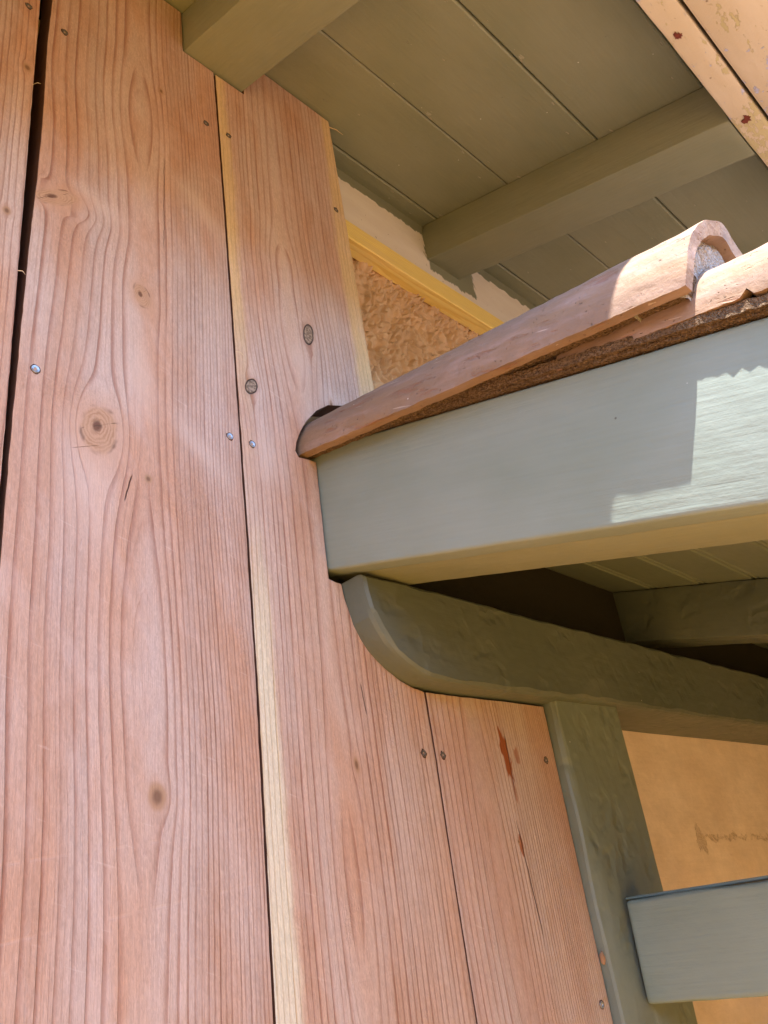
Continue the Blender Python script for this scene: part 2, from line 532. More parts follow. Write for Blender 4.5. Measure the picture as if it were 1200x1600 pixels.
def mat_mortar(name, c1, c2, sc):
    m, N = material(name)
    x, y, z = N.coords()
    a = N.noise(x * sc, y * sc, z * sc, 5, 0.7)
    g = N.voro(x * sc * 1.6, y * sc * 1.6, z * sc * 1.6)
    col = N.mix(N.smooth(0.35, 0.65, a), c1, c2)
    col = N.scale(col, 0.75 + g * 0.5)
    N.finish(col, 0.95, a * 2.0 + g * 1.2, 0.003, 0.1)
    return m


def mat_ground():
    m, N = material('patio_paving')
    x, y, z = N.coords()
    a = N.noise(x * 1.3, y * 1.3, 0.0, 5)
    b = N.noise(x * 40, y * 40, 0.0, 4)
    col = N.mix(a, (0.40, 0.215, 0.050), (0.33, 0.175, 0.040))
    col = N.scale(col, 0.85 + b * 0.3)
    N.finish(col, 0.9, b, 0.003, 0.15)
    return m


def mat_zinc():
    m, N = material('zinc_screw')
    x, y, z = N.coords()
    a = N.noise(x * 300, z * 300, 0.0, 3)
    N.finish(N.mix(a, (0.46, 0.51, 0.57), (0.28, 0.31, 0.36)), 0.35, a, 0.0004, 0.5, 1.0, 0.75)
    return m


def plain(name, c, rough=0.8, metal=0.0):
    m, N = material(name)
    x, y, z = N.coords()
    a = N.noise(x * 120, y * 120, z * 120, 3)
    N.finish(N.scale(N.mix(0.0, c, c), 0.85 + a * 0.3), rough, a, 0.0005, 0.2, 1.0, metal)
    return m


CR = (1.7450, 0.1740)
M_fascia = mat_fascia('fascia_paint', 0.035, 0.0)
M_gutter = mat_fascia('gutter_paint', -0.09, 0.01)
M_rust = mat_rust()
M_stucco = mat_stucco('smooth_peach_stucco', (0.84, 0.70, 0.64), 28, 0.7, True)
M_rough = mat_stucco('rough_peach_stucco', (0.68, 0.47, 0.28), 130, 0.9)
M_frieze = mat_frieze()
M_yellow = mat_fresh('fresh_pine', 1.0)
M_tile = mat_tile()
M_mortar = mat_mortar('gritty_brown_mortar', (0.12, 0.075, 0.045), (0.27, 0.18, 0.11), 300)
M_mortar_g = mat_mortar('grey_lime_mortar', (0.62, 0.58, 0.54), (0.46, 0.43, 0.41), 260)
M_ground = mat_ground()
M_zinc = mat_zinc()
M_hole = plain('screw_hole_shadowed_wood', (0.09, 0.05, 0.035))
M_chip = plain('wood_chip_brown', (0.34, 0.20, 0.12))
M_edge = plain('shaded_edge_wood', (0.105, 0.048, 0.030))  # darkened wood, shade of the joints put into the colour
M_void = plain('painted_shade_black', (0.022, 0.019, 0.014))  # near-black colour that stands for deep shade
M_oldscrew = plain('dulled_screw', (0.16, 0.145, 0.13), 0.5, 0.6)
M_splinter = plain('pale_splinter', (0.72, 0.55, 0.33))

# ------------------------------------------------------------------ object helpers
WORLD = {}


def thing(name, label, cat, loc, group=None):
    o = bpy.data.objects.new(name, None)
    COL.objects.link(o)
    o.empty_display_size = 0.1
    o.location = loc
    o['label'] = label
    o['category'] = cat
    if group:
        o['group'] = group
    WORLD[o.name] = Matrix.Translation(loc)
    return o


def link(name, me, mat, parent=None, M=None, label=None):
    """Link mesh `me`, whose vertices live in frame M (world matrix), under parent."""
    o = bpy.data.objects.new(name, me)
    COL.objects.link(o)
    if mat:
        me.materials.clear()
        me.materials.append(mat)
    M = M or Matrix.Identity(4)
    WORLD[o.name] = M
    if parent:
        o.parent = parent
        o.matrix_local = WORLD[parent.name].inverted() @ M
    else:
        o.matrix_local = M
    if label:
        o['label'] = label
    return o


def mesh_of(bm, name, smooth=None):
    bmesh.ops.recalc_face_normals(bm, faces=bm.faces)
    me = bpy.data.meshes.new(name)
    bm.to_mesh(me)
    bm.free()
    if smooth is not None:
        for p in me.polygons:
            p.use_smooth = True
        me.set_sharp_from_angle(angle=math.radians(smooth))
    return me


def frame(o, x, y, z):
    x, y, z = Vector(x).normalized(), Vector(y).normalized(), Vector(z).normalized()
    m = Matrix((x, y, z)).transposed().to_4x4()
    m.translation = Vector(o)
    return m


def timber_mesh(name, L, wy, hz, bev=0.004, seg=None, amp=0.0008, freq=9.0, seed=0.0, segs=2):
    """A sawn timber along local x, with eased edges and a slightly uneven surface."""
    bm = bmesh.new()
    bmesh.ops.create_cube(bm, size=1.0)
    for v in bm.verts:
        v.co = Vector(((v.co.x + .5) * L, (v.co.y + .5) * wy, (v.co.z + .5) * hz))
    if bev:
        bmesh.ops.bevel(bm, geom=list(bm.edges), offset=bev, segments=segs, profile=0.6, affect='EDGES')
    n = seg or max(2, min(90, int(L / 0.025)))
    for i in range(1, n):
        geom = list(bm.verts) + list(bm.edges) + list(bm.faces)
        bmesh.ops.bisect_plane(bm, geom=geom, plane_co=(L * i / n, 0, 0), plane_no=(1, 0, 0))
    if amp:
        for v in bm.verts:
            d = mn.noise_vector(Vector((v.co.x * freq + seed, v.co.y * freq * 1.7, v.co.z * freq * 1.7 + seed)))
            d2 = mn.noise_vector(Vector((v.co.x * freq * 4 + seed, v.co.y * freq * 4, v.co.z * freq * 4)))
            v.co += Vector((d.x * 0.3, d.y, d.z)) * amp + Vector((0, d2.y, d2.z)) * amp * 0.4
    return mesh_of(bm, name, 38)


def prism_mesh(name, pts, depth, bev=0.0, y0=0.0):
    """Outline pts (x, z) extruded along +y by depth."""
    bm = bmesh.new()
    vs = [bm.verts.new((x, y0, z)) for x, z in pts]
    f = bm.faces.new(vs)
    r = bmesh.ops.extrude_face_region(bm, geom=[f])
    for v in r['geom']:
        if isinstance(v, bmesh.types.BMVert):
            v.co.y += depth
    me = mesh_of(bm, name)
    return me


def dense(pts, step, jit=0.0, seed=0.0, freq=60.0, closed=True):
    """Resample a polyline outline finely and give its edges a little sawn waviness."""
    out = []
    n = len(pts)
    for i in range(n if closed else n - 1):
        a = Vector((pts[i][0], pts[i][1], 0))
        b = Vector((pts[(i + 1) % n][0], pts[(i + 1) % n][1], 0))
        k = max(1, int((b - a).length / step))
        nrm = Vector((-(b - a).y, (b - a).x, 0)).normalized()
        for j in range(k):
            p = a.lerp(b, j / k)
            if jit and j:
                p = p + nrm * mn.noise(Vector((p.x * freq + seed, p.y * freq, seed))) * jit
            out.append((p.x, p.y))
    return out


def bevel_mod(o, w, seg=2, ang=35):
    md = o.modifiers.new('eased_edge', 'BEVEL')
    md.width = w
    md.segments = seg
    md.limit_method = 'ANGLE'
    md.angle_limit = math.radians(ang)
    md.use_clamp_overlap = True


# roof slope frame: RV runs up the slope into the wall, NV is square to the slope
PITCH = 0.28779222
RV = Vector((0, math.cos(PITCH), math.sin(PITCH)))
NV = Vector((0, -math.sin(PITCH), math.cos(PITCH)))
XV = Vector((1, 0, 0))


def slope(x, r, n):
    return XV * x + RV * r + NV * n


def slope_frame(x, r, n):
    """Local x down the slope (away from the wall), y along +X, z along the slope normal."""
    return frame(slope(x, r, n), -RV, XV, NV)


def along_frame(x, r, n):
    """Local x along +X (the eave), y up the slope, z along the slope normal."""
    return frame(slope(x, r, n), XV, RV, NV)


# ------------------------------------------------------------------ ground
GZ = -1.55
WY = 0.825
bm = bmesh.new()
S = 900.0
vs = [bm.verts.new(v) for v in ((-S, -S, GZ), (S, -S, GZ), (S, S, GZ), (-S, S, GZ))]
bm.faces.new(vs)
g = link('ground', mesh_of(bm, 'ground'), M_ground)
g['kind'] = 'structure'
g['label'] = 'sunny tan paving in front of the house'

# ------------------------------------------------------------------ unseen house and wall added round the camera to block low sky
def solid(bm, x0, x1, y0, y1, z0, z1):
    r = bmesh.ops.create_cube(bm, size=1.0)
    for v in r['verts']:
        v.co = Vector((x0 if v.co.x < 0 else x1, y0 if v.co.y < 0 else y1, z0 if v.co.z < 0 else z1))


M_cw = mat_stucco('blocker_stucco', (0.46, 0.37, 0.27), 12, 0.8)
M_dark = plain('blocker_window_glass', (0.03, 0.035, 0.04), 0.08)
nb = thing('house_sky_blocker', 'unseen tan stucco house added behind the camera to block low sky', 'house', (1.0, -7.0, GZ))
bm = bmesh.new()
solid(bm, -7.0, 9.0, -13.0, -7.0, GZ, 2.5)
link('wall', mesh_of(bm, 'wall'), M_cw, nb)  # wall of the unseen added house
bm = bmesh.new()
vs = [bm.verts.new(v) for v in ((-7.5, -6.4, 2.5), (9.5, -6.4, 2.5), (9.5, -13.6, 2.5), (-7.5, -13.6, 2.5), (-6, -10, 3.6), (8, -10, 3.6))]
for f in ((0, 1, 5, 4), (1, 2, 5), (2, 3, 4, 5), (3, 0, 4), (3, 2, 1, 0)):
    bm.faces.new([vs[i] for i in f])
link('roof', mesh_of(bm, 'roof'), M_tile, nb)  # roof of the unseen added house
for wx in (-4.5, -0.5, 5.0):
    bm = bmesh.new()
    solid(bm, wx, wx + 1.3, -7.0, -6.97, -0.4, 1.0)
    w_ = link('blocker_window', mesh_of(bm, 'blocker_window'), M_paint, nb)
    bm = bmesh.new()
    solid(bm, wx + 0.08, wx + 1.22, -6.97, -6.965, -0.32, 0.92)
    link('blocker_pane', mesh_of(bm, 'blocker_pane'), M_dark, w_)
side_blocker = thing('side_sky_blocker', 'unseen tall peach stucco wall added on the left to block low sky', 'wall', (-5.0, -3.0, GZ))
bm = bmesh.new()
solid(bm, -5.3, -5.0, -7.0, 0.82, GZ, 1.7)
link('wall', mesh_of(bm, 'wall'), M_cw, side_blocker)  # unseen added wall, blocks low sky
bm = bmesh.new()
solid(bm, -5.38, -4.92, -7.0, 0.82, 1.7, 1.77)
link('blocker_coping', mesh_of(bm, 'blocker_coping'), M_tile, side_blocker)

# ------------------------------------------------------------------ house: wall and eave
SOF = 1.18193          # slope-normal height of the soffit face
house = thing('house', 'peach stucco house wall under a deep sage green roof eave with rafters', 'house', (0.6, WY, GZ))


def box_mesh(name, x0, x1, y0, y1, z0, z1):
    bm = bmesh.new()
    bmesh.ops.create_cube(bm, size=1.0)
    for v in bm.verts:
        v.co = Vector((x0 if v.co.x < 0 else x1, y0 if v.co.y < 0 else y1, z0 if v.co.z < 0 else z1))
    return mesh_of(bm, name)


link('wall', box_mesh('wall', -4.0, 7.0, WY, WY + 0.2, GZ, 0.40), M_stucco, house,
     label='smooth orange peach stucco wall with a cracked patch')
link('upper_wall', box_mesh('upper_wall', -4.0, 7.0, WY + 0.012, WY + 0.2, 0.4005, 1.27), M_rough, house)
link('frieze_board', box_mesh('frieze_board', -4.0, 7.0, WY + 0.002, WY + 0.03, 1.2705, 1.478), M_frieze, house,
     label='pale beige frieze with green paint slopped along its top and round the rafter')


def rough_panel(x0, x1, z0, z1, step):
    bm = bmesh.new()
    nx, nz = int((x1 - x0) / step), int((z1 - z0) / step)
    rows = []
    for j in range(nz + 1):
        row = []
        for i in range(nx + 1):
            x, z = x0 + i * step, z0 + j * step
            p = Vector((x * 62, z * 62, 0))
            w_ = mn.noise_vector(p * 0.45) * 1.5
            lump = 1.0 - min(1.0, mn.voronoi(Vector((x * 58, z * 68, 1)) + w_)[0][0] * 1.25)
            crease = abs(mn.noise(p + w_))
            grit = mn.noise(Vector((x * 260, z * 260, 4)))
            big = mn.noise(Vector((x * 22 + 3, z * 22, 2)))
            y = WY + 0.009 - lump * 0.016 - min(crease, 0.35) * 0.026 - grit * 0.0014 + big * 0.004
            row.append(bm.verts.new((x, min(y, WY + 0.011), z)))
        rows.append(row)
    for j in range(nz):
        for i in range(nx):
            bm.faces.new((rows[j][i], rows[j][i + 1], rows[j + 1][i + 1], rows[j + 1][i]))
    me = mesh_of(bm, 'rough_stucco')
    for p in me.polygons:
        p.use_smooth = True
    return me


link('rough_stucco', rough_panel(0.86, 1.50, 0.78, 1.268, 0.0022), M_rough, house,
     label='coarse dashed peach stucco under the frieze')

# soffit boards run along the eave above the rafters
edges = [0.8725, 0.834, 0.9999]
def r_of_y(y):          # slope coordinate of a point of the soffit face at depth y
    z = (SOF + math.sin(PITCH) * y) / math.cos(PITCH)
    return math.cos(PITCH) * y + math.sin(PITCH) * z
ys = [0.838, 0.785, 0.600, 0.398, 0.196]
for i in range(4):
    r1, r0 = r_of_y(ys[i]), r_of_y(ys[i + 1])
    gap = 0.0017
    off = (0.0, 0.0012, -0.0008, 0.0006)[i]
    me = timber_mesh('soffit_board', 6.0, r1 - r0 - 2 * gap, 0.019, 0.0022, 110, 0.0007, 5.0, i * 3.1, 1)
    link('soffit_board', me, M_soffit, house, along_frame(-1.6, r0 + gap, SOF + off))

for k, (x0, x1) in enumerate(((-0.145, -0.026), (0.5425, 0.6605), (1.2285, 1.338), (1.915, 2.03))):
    rt = r_of_y(0.822)
    L = rt - r_of_y(0.1805)
    me = timber_mesh('rafter', L, x1 - x0, 0.0945, 0.005, 34, 0.0011, 11.0, 5 + k * 7.7)
    for v in me.vertices:                      # plumb cut against the fascia
        if v.co.x > L - 0.02:
            v.co.x += (0.0945 - v.co.z) * math.tan(PITCH)
    link('rafter', me, M_paint_rough, house, slope_frame(x0, rt, SOF - 0.0955))

link('fascia_board', timber_mesh('fascia_board', 6.0, 0.042, 0.095, 0.004, 120, 0.0016, 12.0, 3.0), M_fascia, house,
     frame((-1.6, 0.1372, 1.1835), (1, 0, 0), (0, 1, 0), (0, 0, 1)),
     label='flaking peach fascia board with rusty nail heads')
# sheet metal gutter in front of the fascia: flat bottom, flared front
gp = [(0.1315, 1.262), (0.1315, 1.186), (0.124, 1.183), (0.036, 1.183), (0.024, 1.188), (0.012, 1.215), (-0.002, 1.232),
      (-0.004, 1.250), (0.000, 1.250), (0.003, 1.235), (0.016, 1.218), (0.028, 1.192), (0.124, 1.1875), (0.1275, 1.262)]
bm = bmesh.new()
NX = 60
rings = []
for i in range(NX + 1):
    x = -1.6 + 6.0 * i / NX
    rings.append([bm.verts.new((x, y + mn.noise(Vector((x * 5, y * 30, z * 9))) * 0.0016,
                                z + mn.noise(Vector((x * 4 + 7, y * 30, 3))) * 0.0016)) for y, z in gp])
for a, b in zip(rings, rings[1:]):
    for j in range(len(gp)):
        k = (j + 1) % len(gp)
        bm.faces.new((a[j], a[k], b[k], b[j]))
bm.faces.new(rings[0])
bm.faces.new(rings[-1])
link('gutter', mesh_of(bm, 'gutter', 30), M_gutter, house, label='peach painted metal gutter with chipped lavender undercoat')

# rusty nail heads showing through the fascia's underside
for (x, y, s) in ((1.0145, 0.163, 0.0072), (1.245, 0.1595, 0.0070), (0.78, 0.160, 0.006)):
    bm = bmesh.new()
    pts = []
    for k in range(22):
        a = 2 * PI * k / 22
        rr = s * (0.85 + 0.95 * mn.noise(Vector((math.cos(a) * 2.6 + x * 9, math.sin(a) * 2.6, x * 5))))
        pts.append((x + rr * 1.15 * math.cos(a), rr * 0.95 * math.sin(a) + y))
    vs = [bm.verts.new((px, py, 1.1815)) for px, py in pts]
    f = bm.faces.new(vs)
    r = bmesh.ops.extrude_face_region(bm, geom=[f])
    for v in r['geom']:
        if isinstance(v, bmesh.types.BMVert):
            v.co.z += 0.004
    link('nail_head', mesh_of(bm, 'nail_head'), M_rust, house)

me = timber_mesh('roof_deck', 1.255, 6.0, 0.03, 0, 2, 0)
link('roof_deck', me, M_paint_rough, house, slope_frame(-1.6, r_of_y(0.84) + 0.4, SOF + 0.022))

# ------------------------------------------------------------------ porch roof beside the boards
porch = thing('porch_roof', 'low porch roof with a tile capped sage green barge beam on a curved wooden bracket',
              'porch roof', (1.2, WY, GZ))
R_TOP = 0.965
# two-ply barge: thin face board with a thicker rafter behind it
link('barge_board', timber_mesh('barge_board', R_TOP + 1.5, 0.031, 0.177, 0.0045, 90, 0.0006, 7.0, 2.0, 3), M_paint, porch,
     slope_frame(0.738, R_TOP, 0.2475), label='smooth sage green barge board, broad and partly sunlit')
link('barge_rafter', timber_mesh('barge_rafter', R_TOP + 1.5, 0.0865, 0.1745, 0.003, 90, 0.0009, 7.0, 6.0), M_paint_rough,
     porch, slope_frame(0.7697, R_TOP, 0.2490))

# curved plate beam (bracket) carrying the barge; hewn, runs along the wall
fr = [(0.7590, 0.4640), (0.7605, 0.4480), (0.7633, 0.4334), (0.7696, 0.4082), (0.7790, 0.3910), (0.7906, 0.3764),
      (0.8060, 0.3640), (0.8237, 0.3536), (0.8430, 0.3453), (0.8632, 0.3400), (0.8947, 0.3385), (0.9619, 0.3392),
      (1.0515, 0.3440), (1.1158, 0.3463), (1.3509, 0.3575), (1.6480, 0.3662), (1.9208, 0.3769), (3.4, 0.428),
      (3.4, 0.54), (2.0538, 0.4998), (1.4349, 0.4825), (1.1902, 0.4748), (0.8609, 0.4687)]


def hewn_plate():
    """Extrude the outline in slices, letting the adze-cut front edge wander."""
    pts = dense(fr, 0.012)
    ysl = [0.705, 0.7085, 0.714, 0.73, 0.75, 0.78, 0.8235]
    bm = bmesh.new()
    rings = []
    cx = sum(p[0] for p in pts) / len(pts)
    for k, y in enumerate(ysl):
        ring = []
        for i, (x, z) in enumerate(pts):
            ins = (0.0055, 0.0015, 0, 0, 0, 0, 0)[k]
            zmid = 0.41 + (x - 0.76) * 0.03
            s = 1 if z < zmid else -1
            wob = mn.noise(Vector((x * 19, s * 3.0, 1.0))) * 0.0035 + abs(mn.noise(Vector((x * 11 + 5, s, 0)))) * 0.0045 * (x > 1.0)
            wob *= max(0, 1 - k * 0.45)
            zz = z + s * (ins + wob)
            xx = x + (ins if x < 0.80 else 0)
            yy = y + mn.noise(Vector((x * 13, z * 22, 4))) * 0.001 * (0 < k < 6)
            ring.append(bm.verts.new((xx, yy, zz)))
        rings.append(ring)
    n = len(pts)
    for a, b in zip(rings, rings[1:]):
        for j in range(n):
            bm.faces.new((a[j], a[(j + 1) % n], b[(j + 1) % n], b[j]))
    bm.faces.new(rings[0])
    bm.faces.new(rings[-1])
    return mesh_of(bm, 'plate_beam', 14)


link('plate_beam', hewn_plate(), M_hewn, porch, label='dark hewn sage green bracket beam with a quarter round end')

# beaded ceiling boards of the porch
CN = 0.405
bw = 0.1043
def bead_board(L, w):
    t = 0.018
    prof = [(0.0012, 0.004), (0.004, 0), (w - 0.0150, 0), (w - 0.0122, 0.0045), (w - 0.0100, 0.0035), (w - 0.0080, 0.0008),
            (w - 0.0055, 0.0003), (w - 0.0030, 0.0012), (w - 0.0012, 0.0045), (w - 0.0012, t), (0.0012, t)]
    bm = bmesh.new()
    rings = [[bm.verts.new((x, y, z)) for y, z in prof] for x in (0, L)]
    n = len(prof)
    for j in range(n):
        bm.faces.new((rings[0][j], rings[0][(j + 1) % n], rings[1][(j + 1) % n], rings[1][j]))
    bm.faces.new(rings[0])
    bm.faces.new(rings[1])
    return mesh_of(bm, 'ceiling_board')
cb = bead_board(2.5, bw)
r_edge = 0.880
for k in range(-1, 22):
    link('ceiling_board', cb, M_porch, porch, along_frame(0.8575, r_edge - bw * (k + 1) + bw * 0.0, CN))
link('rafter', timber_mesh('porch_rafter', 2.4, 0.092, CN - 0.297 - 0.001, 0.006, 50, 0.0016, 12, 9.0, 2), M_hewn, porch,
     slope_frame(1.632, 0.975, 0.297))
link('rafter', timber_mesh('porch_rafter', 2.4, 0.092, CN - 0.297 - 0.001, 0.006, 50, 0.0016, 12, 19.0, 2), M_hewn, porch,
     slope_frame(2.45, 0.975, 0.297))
link('shaded_blocking_board', box_mesh('shaded_blocking_board', 0.8575, 3.35, 0.8120, 0.8235, 0.535, 0.6615), M_void, porch)  # coloured near-black in place of the shade above the bracket
link('front_light_blocker', box_mesh('front_light_blocker', 2.35, 3.42, -1.30, -1.18, GZ, -0.03), M_cw, porch)  # unseen wall added to keep light out of the porch
link('end_light_blocker', box_mesh('end_light_blocker', 3.42, 3.6, -1.6, WY, GZ, 1.0), M_cw, porch)  # unseen wall added to dim the porch from the right
link('roof_deck', timber_mesh('porch_deck', 2.48, 2.48, 0.02, 0, 2, 0), M_paint_rough, porch, slope_frame(0.88, 0.985, CN + 0.0195))

def pan_tiles():
    bm = bmesh.new()
    NXX = 260
    for c in range(6):
        r1 = 0.96 - c * 0.40
        r0 = r1 - 0.44
        rows = []
        for (r, n_) in ((r1, CN + 0.052), (r0, CN + 0.072), (r0, CN + 0.058)):
            row = []
            for i in range(NXX + 1):
                x = 0.93 + 2.46 * i / NXX
                h = 0.034 * abs(math.sin(x * PI / 0.17)) ** 0.8
                row.append(bm.verts.new(slope(x, r + 0.004 * mn.noise(Vector((x * 6, c, 1))), n_ + h)))
            rows.append(row)
        for a, b in zip(rows, rows[1:]):
            for i in range(NXX):
                bm.faces.new((a[i], a[i + 1], b[i + 1], b[i]))
    return mesh_of(bm, 'roof_tiles', 40)
pt_ = link('roof_tiles', pan_tiles(), M_tile, porch)
pt_['kind'] = 'stuff'

# ---- rake tiles: overlapping barrel tiles bedded on the barge
def tile_mesh(r0, r1, rad, nax, xc=0.795, th=0.014, seed=0.0, notch=(), flat=0.0):
    """Half-barrel shell from r0 (upper end) to r1 (lower end); rad(r), nax(r) give radius and axis height."""
    bm = bmesh.new()
    NA, NR = 40, 110
    O, I = [], []
    for i in range(NR + 1):
        t = i / NR
        r = r0 + (r1 - r0) * t
        ro, no = [], []
        for j in range(NA + 1):
            a = PI * j / NA
            R = rad(r) * (1 + 0.010 * mn.noise(Vector((r * 9 + seed, a * 2.2, 1))))
            R += 0.0011 * mn.noise(Vector((r * 45 + seed, a * 9, 5)))
            drop = 0.0
            if j == 0 or j == NA:
                drop = 0.0016 * mn.noise(Vector((r * 38 + seed, j, 2))) + 0.0016 * mn.noise(Vector((r * 120, j, seed)))
                for (rn, wn, hn) in notch:
                    drop += hn * math.exp(-((r - rn) / wn) ** 2) * (j == 0)
            endj = 0.004 * mn.noise(Vector((a * 2.5 + seed, 3, t))) if i in (0, NR) else 0
            ro.append(bm.verts.new(slope(xc - R * math.cos(a), r + endj, nax(r) + R * math.sin(a) * (1 + flat * t) + drop)))
            Ri = R - th
            no.append(bm.verts.new(slope(xc - Ri * math.cos(a), r + endj, nax(r) + Ri * math.sin(a) * (1 + flat * t) + drop)))
        O.append(ro)
        I.append(no)
    for i in range(NR):
        for j in range(NA):
            bm.faces.new((O[i][j], O[i][j + 1], O[i + 1][j + 1], O[i + 1][j]))
            bm.faces.new((I[i][j], I[i + 1][j], I[i + 1][j + 1], I[i][j + 1]))
        for j in (0, NA):
            bm.faces.new((O[i][j], I[i][j], I[i + 1][j], O[i + 1][j]))
    for i in (0, NR):
        for j in range(NA):
            bm.faces.new((O[i][j], O[i][j + 1], I[i][j + 1], I[i][j]))
    return mesh_of(bm, 'rake_tile', 50)


def lerp(a, b, t):
    return a + (b - a) * t
n1 = lambda r: lerp(0.408, 0.459, (0.90 - r) / 0.56)
R1 = lambda r: lerp(0.085, 0.0955, (0.90 - r) / 0.56)
n2 = lambda r: lerp(0.430, 0.449, (0.50 - r) / 0.30)
R2 = lambda r: lerp(0.0675, 0.0755, (0.50 - r) / 0.30)
TM = slope_frame(0.795, 0.9, 0.45)
def to_frame(me, M):
    me.transform(M.inverted())
    return me
link('rake_tile', to_frame(tile_mesh(0.970, 0.338, R1, n1, 0.795, 0.014, 1.0, (), 0.17), TM), M_tile, porch, TM,
     label='upper terracotta barrel tile running into the board cutout')
TM2 = slope_frame(0.795, 0.3, 0.45)
link('rake_tile', to_frame(tile_mesh(0.50, -0.24, R2, n2, 0.797, 0.014, 4.0,
     ((0.292, 0.0030, 0.008), (0.250, 0.004, 0.006), (0.205, 0.005, 0.006)), 0.38), TM2), M_tile, porch, TM2,
     label='lower terracotta barrel tile tucked under the upper one')


def mortar_bed():
    bm = bmesh.new()
    def strip(xa, xb, na, nb, r0, r1, seed):
        NRr, NX_ = 110, 6
        rings = []
        for i in range(NRr + 1):
            r = r0 + (r1 - r0) * i / NRr
            x0, x1, a, b = xa(r), xb(r), na(r), nb(r)
            loop = []
            for j in range(NX_):
                loop.append((lerp(x0, x1, j / NX_), a))
            loop += [(x1, a), (x1, b), (x0, b), (x0, lerp(b, a, 0.5))]
            ring = []
            for (x, n_) in loop:
                dx = mn.noise(Vector((r * 120 + seed, x * 200, n_ * 120))) * 0.0016
                dn = mn.noise(Vector((r * 95, x * 160 + seed, 7))) * 0.0022
                ring.append(bm.verts.new(slope(x + dx, r, n_ + dn)))
            rings.append(ring)
        k = len(rings[0])
        for a_, b_ in zip(rings, rings[1:]):
            for j in range(k):
                bm.faces.new((a_[j], a_[(j + 1) % k], b_[(j + 1) % k], b_[j]))
        bm.faces.new(rings[0])
        bm.faces.new(rings[-1])
    # squeezed out under the upper tile's rim, then the bed on top of the barge
    strip(lambda r: 0.795 - R1(r) + 0.012, lambda r: 0.7365, lambda r: n1(r) + 0.004, lambda r: n1(r) + 0.030, 0.968, 0.345, 1.0)
    strip(lambda r: 0.733, lambda r: 0.86, lambda r: 0.4265, lambda r: 0.440, 0.968, -0.22, 3.0)
    strip(lambda r: 0.7270, lambda r: 0.7325, lambda r: 0.4300, lambda r: 0.441, 0.62, -0.22, 5.0)
    return mesh_of(bm, 'mortar_bed', 60)
link('mortar_bed', mortar_bed(), M_mortar, porch)


def mortar_plug():
    """Grey mortar stuffed between the end of the upper tile and the back of the lower one."""
    bm = bmesh.new()
    def ring(r, s, seed):
        out = []
        for j in range(41):
            a = PI * j / 40
            R = (R1(r) - 0.0135) * s
            st_ = 0.17 * (0.97 - r) / 0.632
            dr = 0.005 * mn.noise(Vector((a * 7, seed, 2))) + 0.003 * mn.noise(Vector((a * 25, seed, 5)))
            out.append(bm.verts.new(slope(0.795 - R * math.cos(a), r + dr, n1(r) + R * math.sin(a) * (1 + st_))))
        return out
    A = ring(0.40, 1.0, 1)
    B = ring(0.352, 0.998, 2)
    Cc = ring(0.346, 0.90, 3)
    Dd = ring(0.347, 0.70, 4)
    for p, q in ((A, B), (B, Cc), (Cc, Dd)):
        for j in range(40):
            bm.faces.new((p[j], p[j + 1], q[j + 1], q[j]))
    bm.faces.new(Dd)
    bm.faces.new(A)
    return mesh_of(bm, 'mortar_plug')
link('mortar_plug', mortar_plug(), M_mortar_g, porch, label='pale grey mortar packed under the end of the upper tile')

# ------------------------------------------------------------------ porch post and rail
post = thing('porch_post', 'dark sage green hewn post standing under the bracket beam', 'post', (1.265, 0.775, GZ))


def post_mesh():
    bm = bmesh.new()
    zs = [GZ + i * 0.05 for i in range(int((-0.15 - GZ) / 0.05))] + [-0.15 + i * 0.0125 for i in range(41)]
    rings = []
    for z in zs:
        t = max(0.0, min(1.0, (0.345 - z) / 0.45))
        c2 = 0.004 + 0.026 * t + 0.003 * mn.noise(Vector((z * 14, 1, 0)))
        c1 = 0.005 + 0.004 * mn.noise(Vector((z * 9, 4, 0)))
        x0 = 1.1705 + 0.0010 * mn.noise(Vector((z * 7, 8, 0)))
        yf = 0.7235 + 0.0012 * mn.noise(Vector((z * 8, 12, 0)))
        x1 = 1.3615 + 0.0018 * mn.noise(Vector((z * 9, 16, 0)))
        c3 = 0.006 + 0.003 * mn.noise(Vector((z * 14, 21, 0)))
        loop = [(x0, WY - 0.002), (x0, yf + c1 + 0.004), (x0 + 0.002, yf + c1), (x0 + c2 * 0.5, yf + c1 * 0.45),
                (x0 + c2, yf + 0.0004), (x0 + c2 + 0.004, yf),
                (1.24, yf + mn.noise(Vector((z * 11, 31, 0))) * 0.0016), (1.30, yf + mn.noise(Vector((z * 11, 37, 0))) * 0.0016),
                (x1 - c3, yf), (x1 - c3 * 0.3, yf + c3 * 0.3), (x1, yf + c3), (x1, WY - 0.002)]
        rings.append([bm.verts.new((x, y, z + (0.001 + max(0, x - 1.17) * 0.046 if z > 0.34 else 0))) for x, y in loop])
    n = len(rings[0])
    for a, b in zip(rings, rings[1:]):
        for j in range(n):
            bm.faces.new((a[j], a[(j + 1) % n], b[(j + 1) % n], b[j]))
    bm.faces.new(rings[0])
    bm.faces.new(rings[-1])
    return mesh_of(bm, 'shaft', 16)
link('shaft', post_mesh(), M_hewn_z, post)

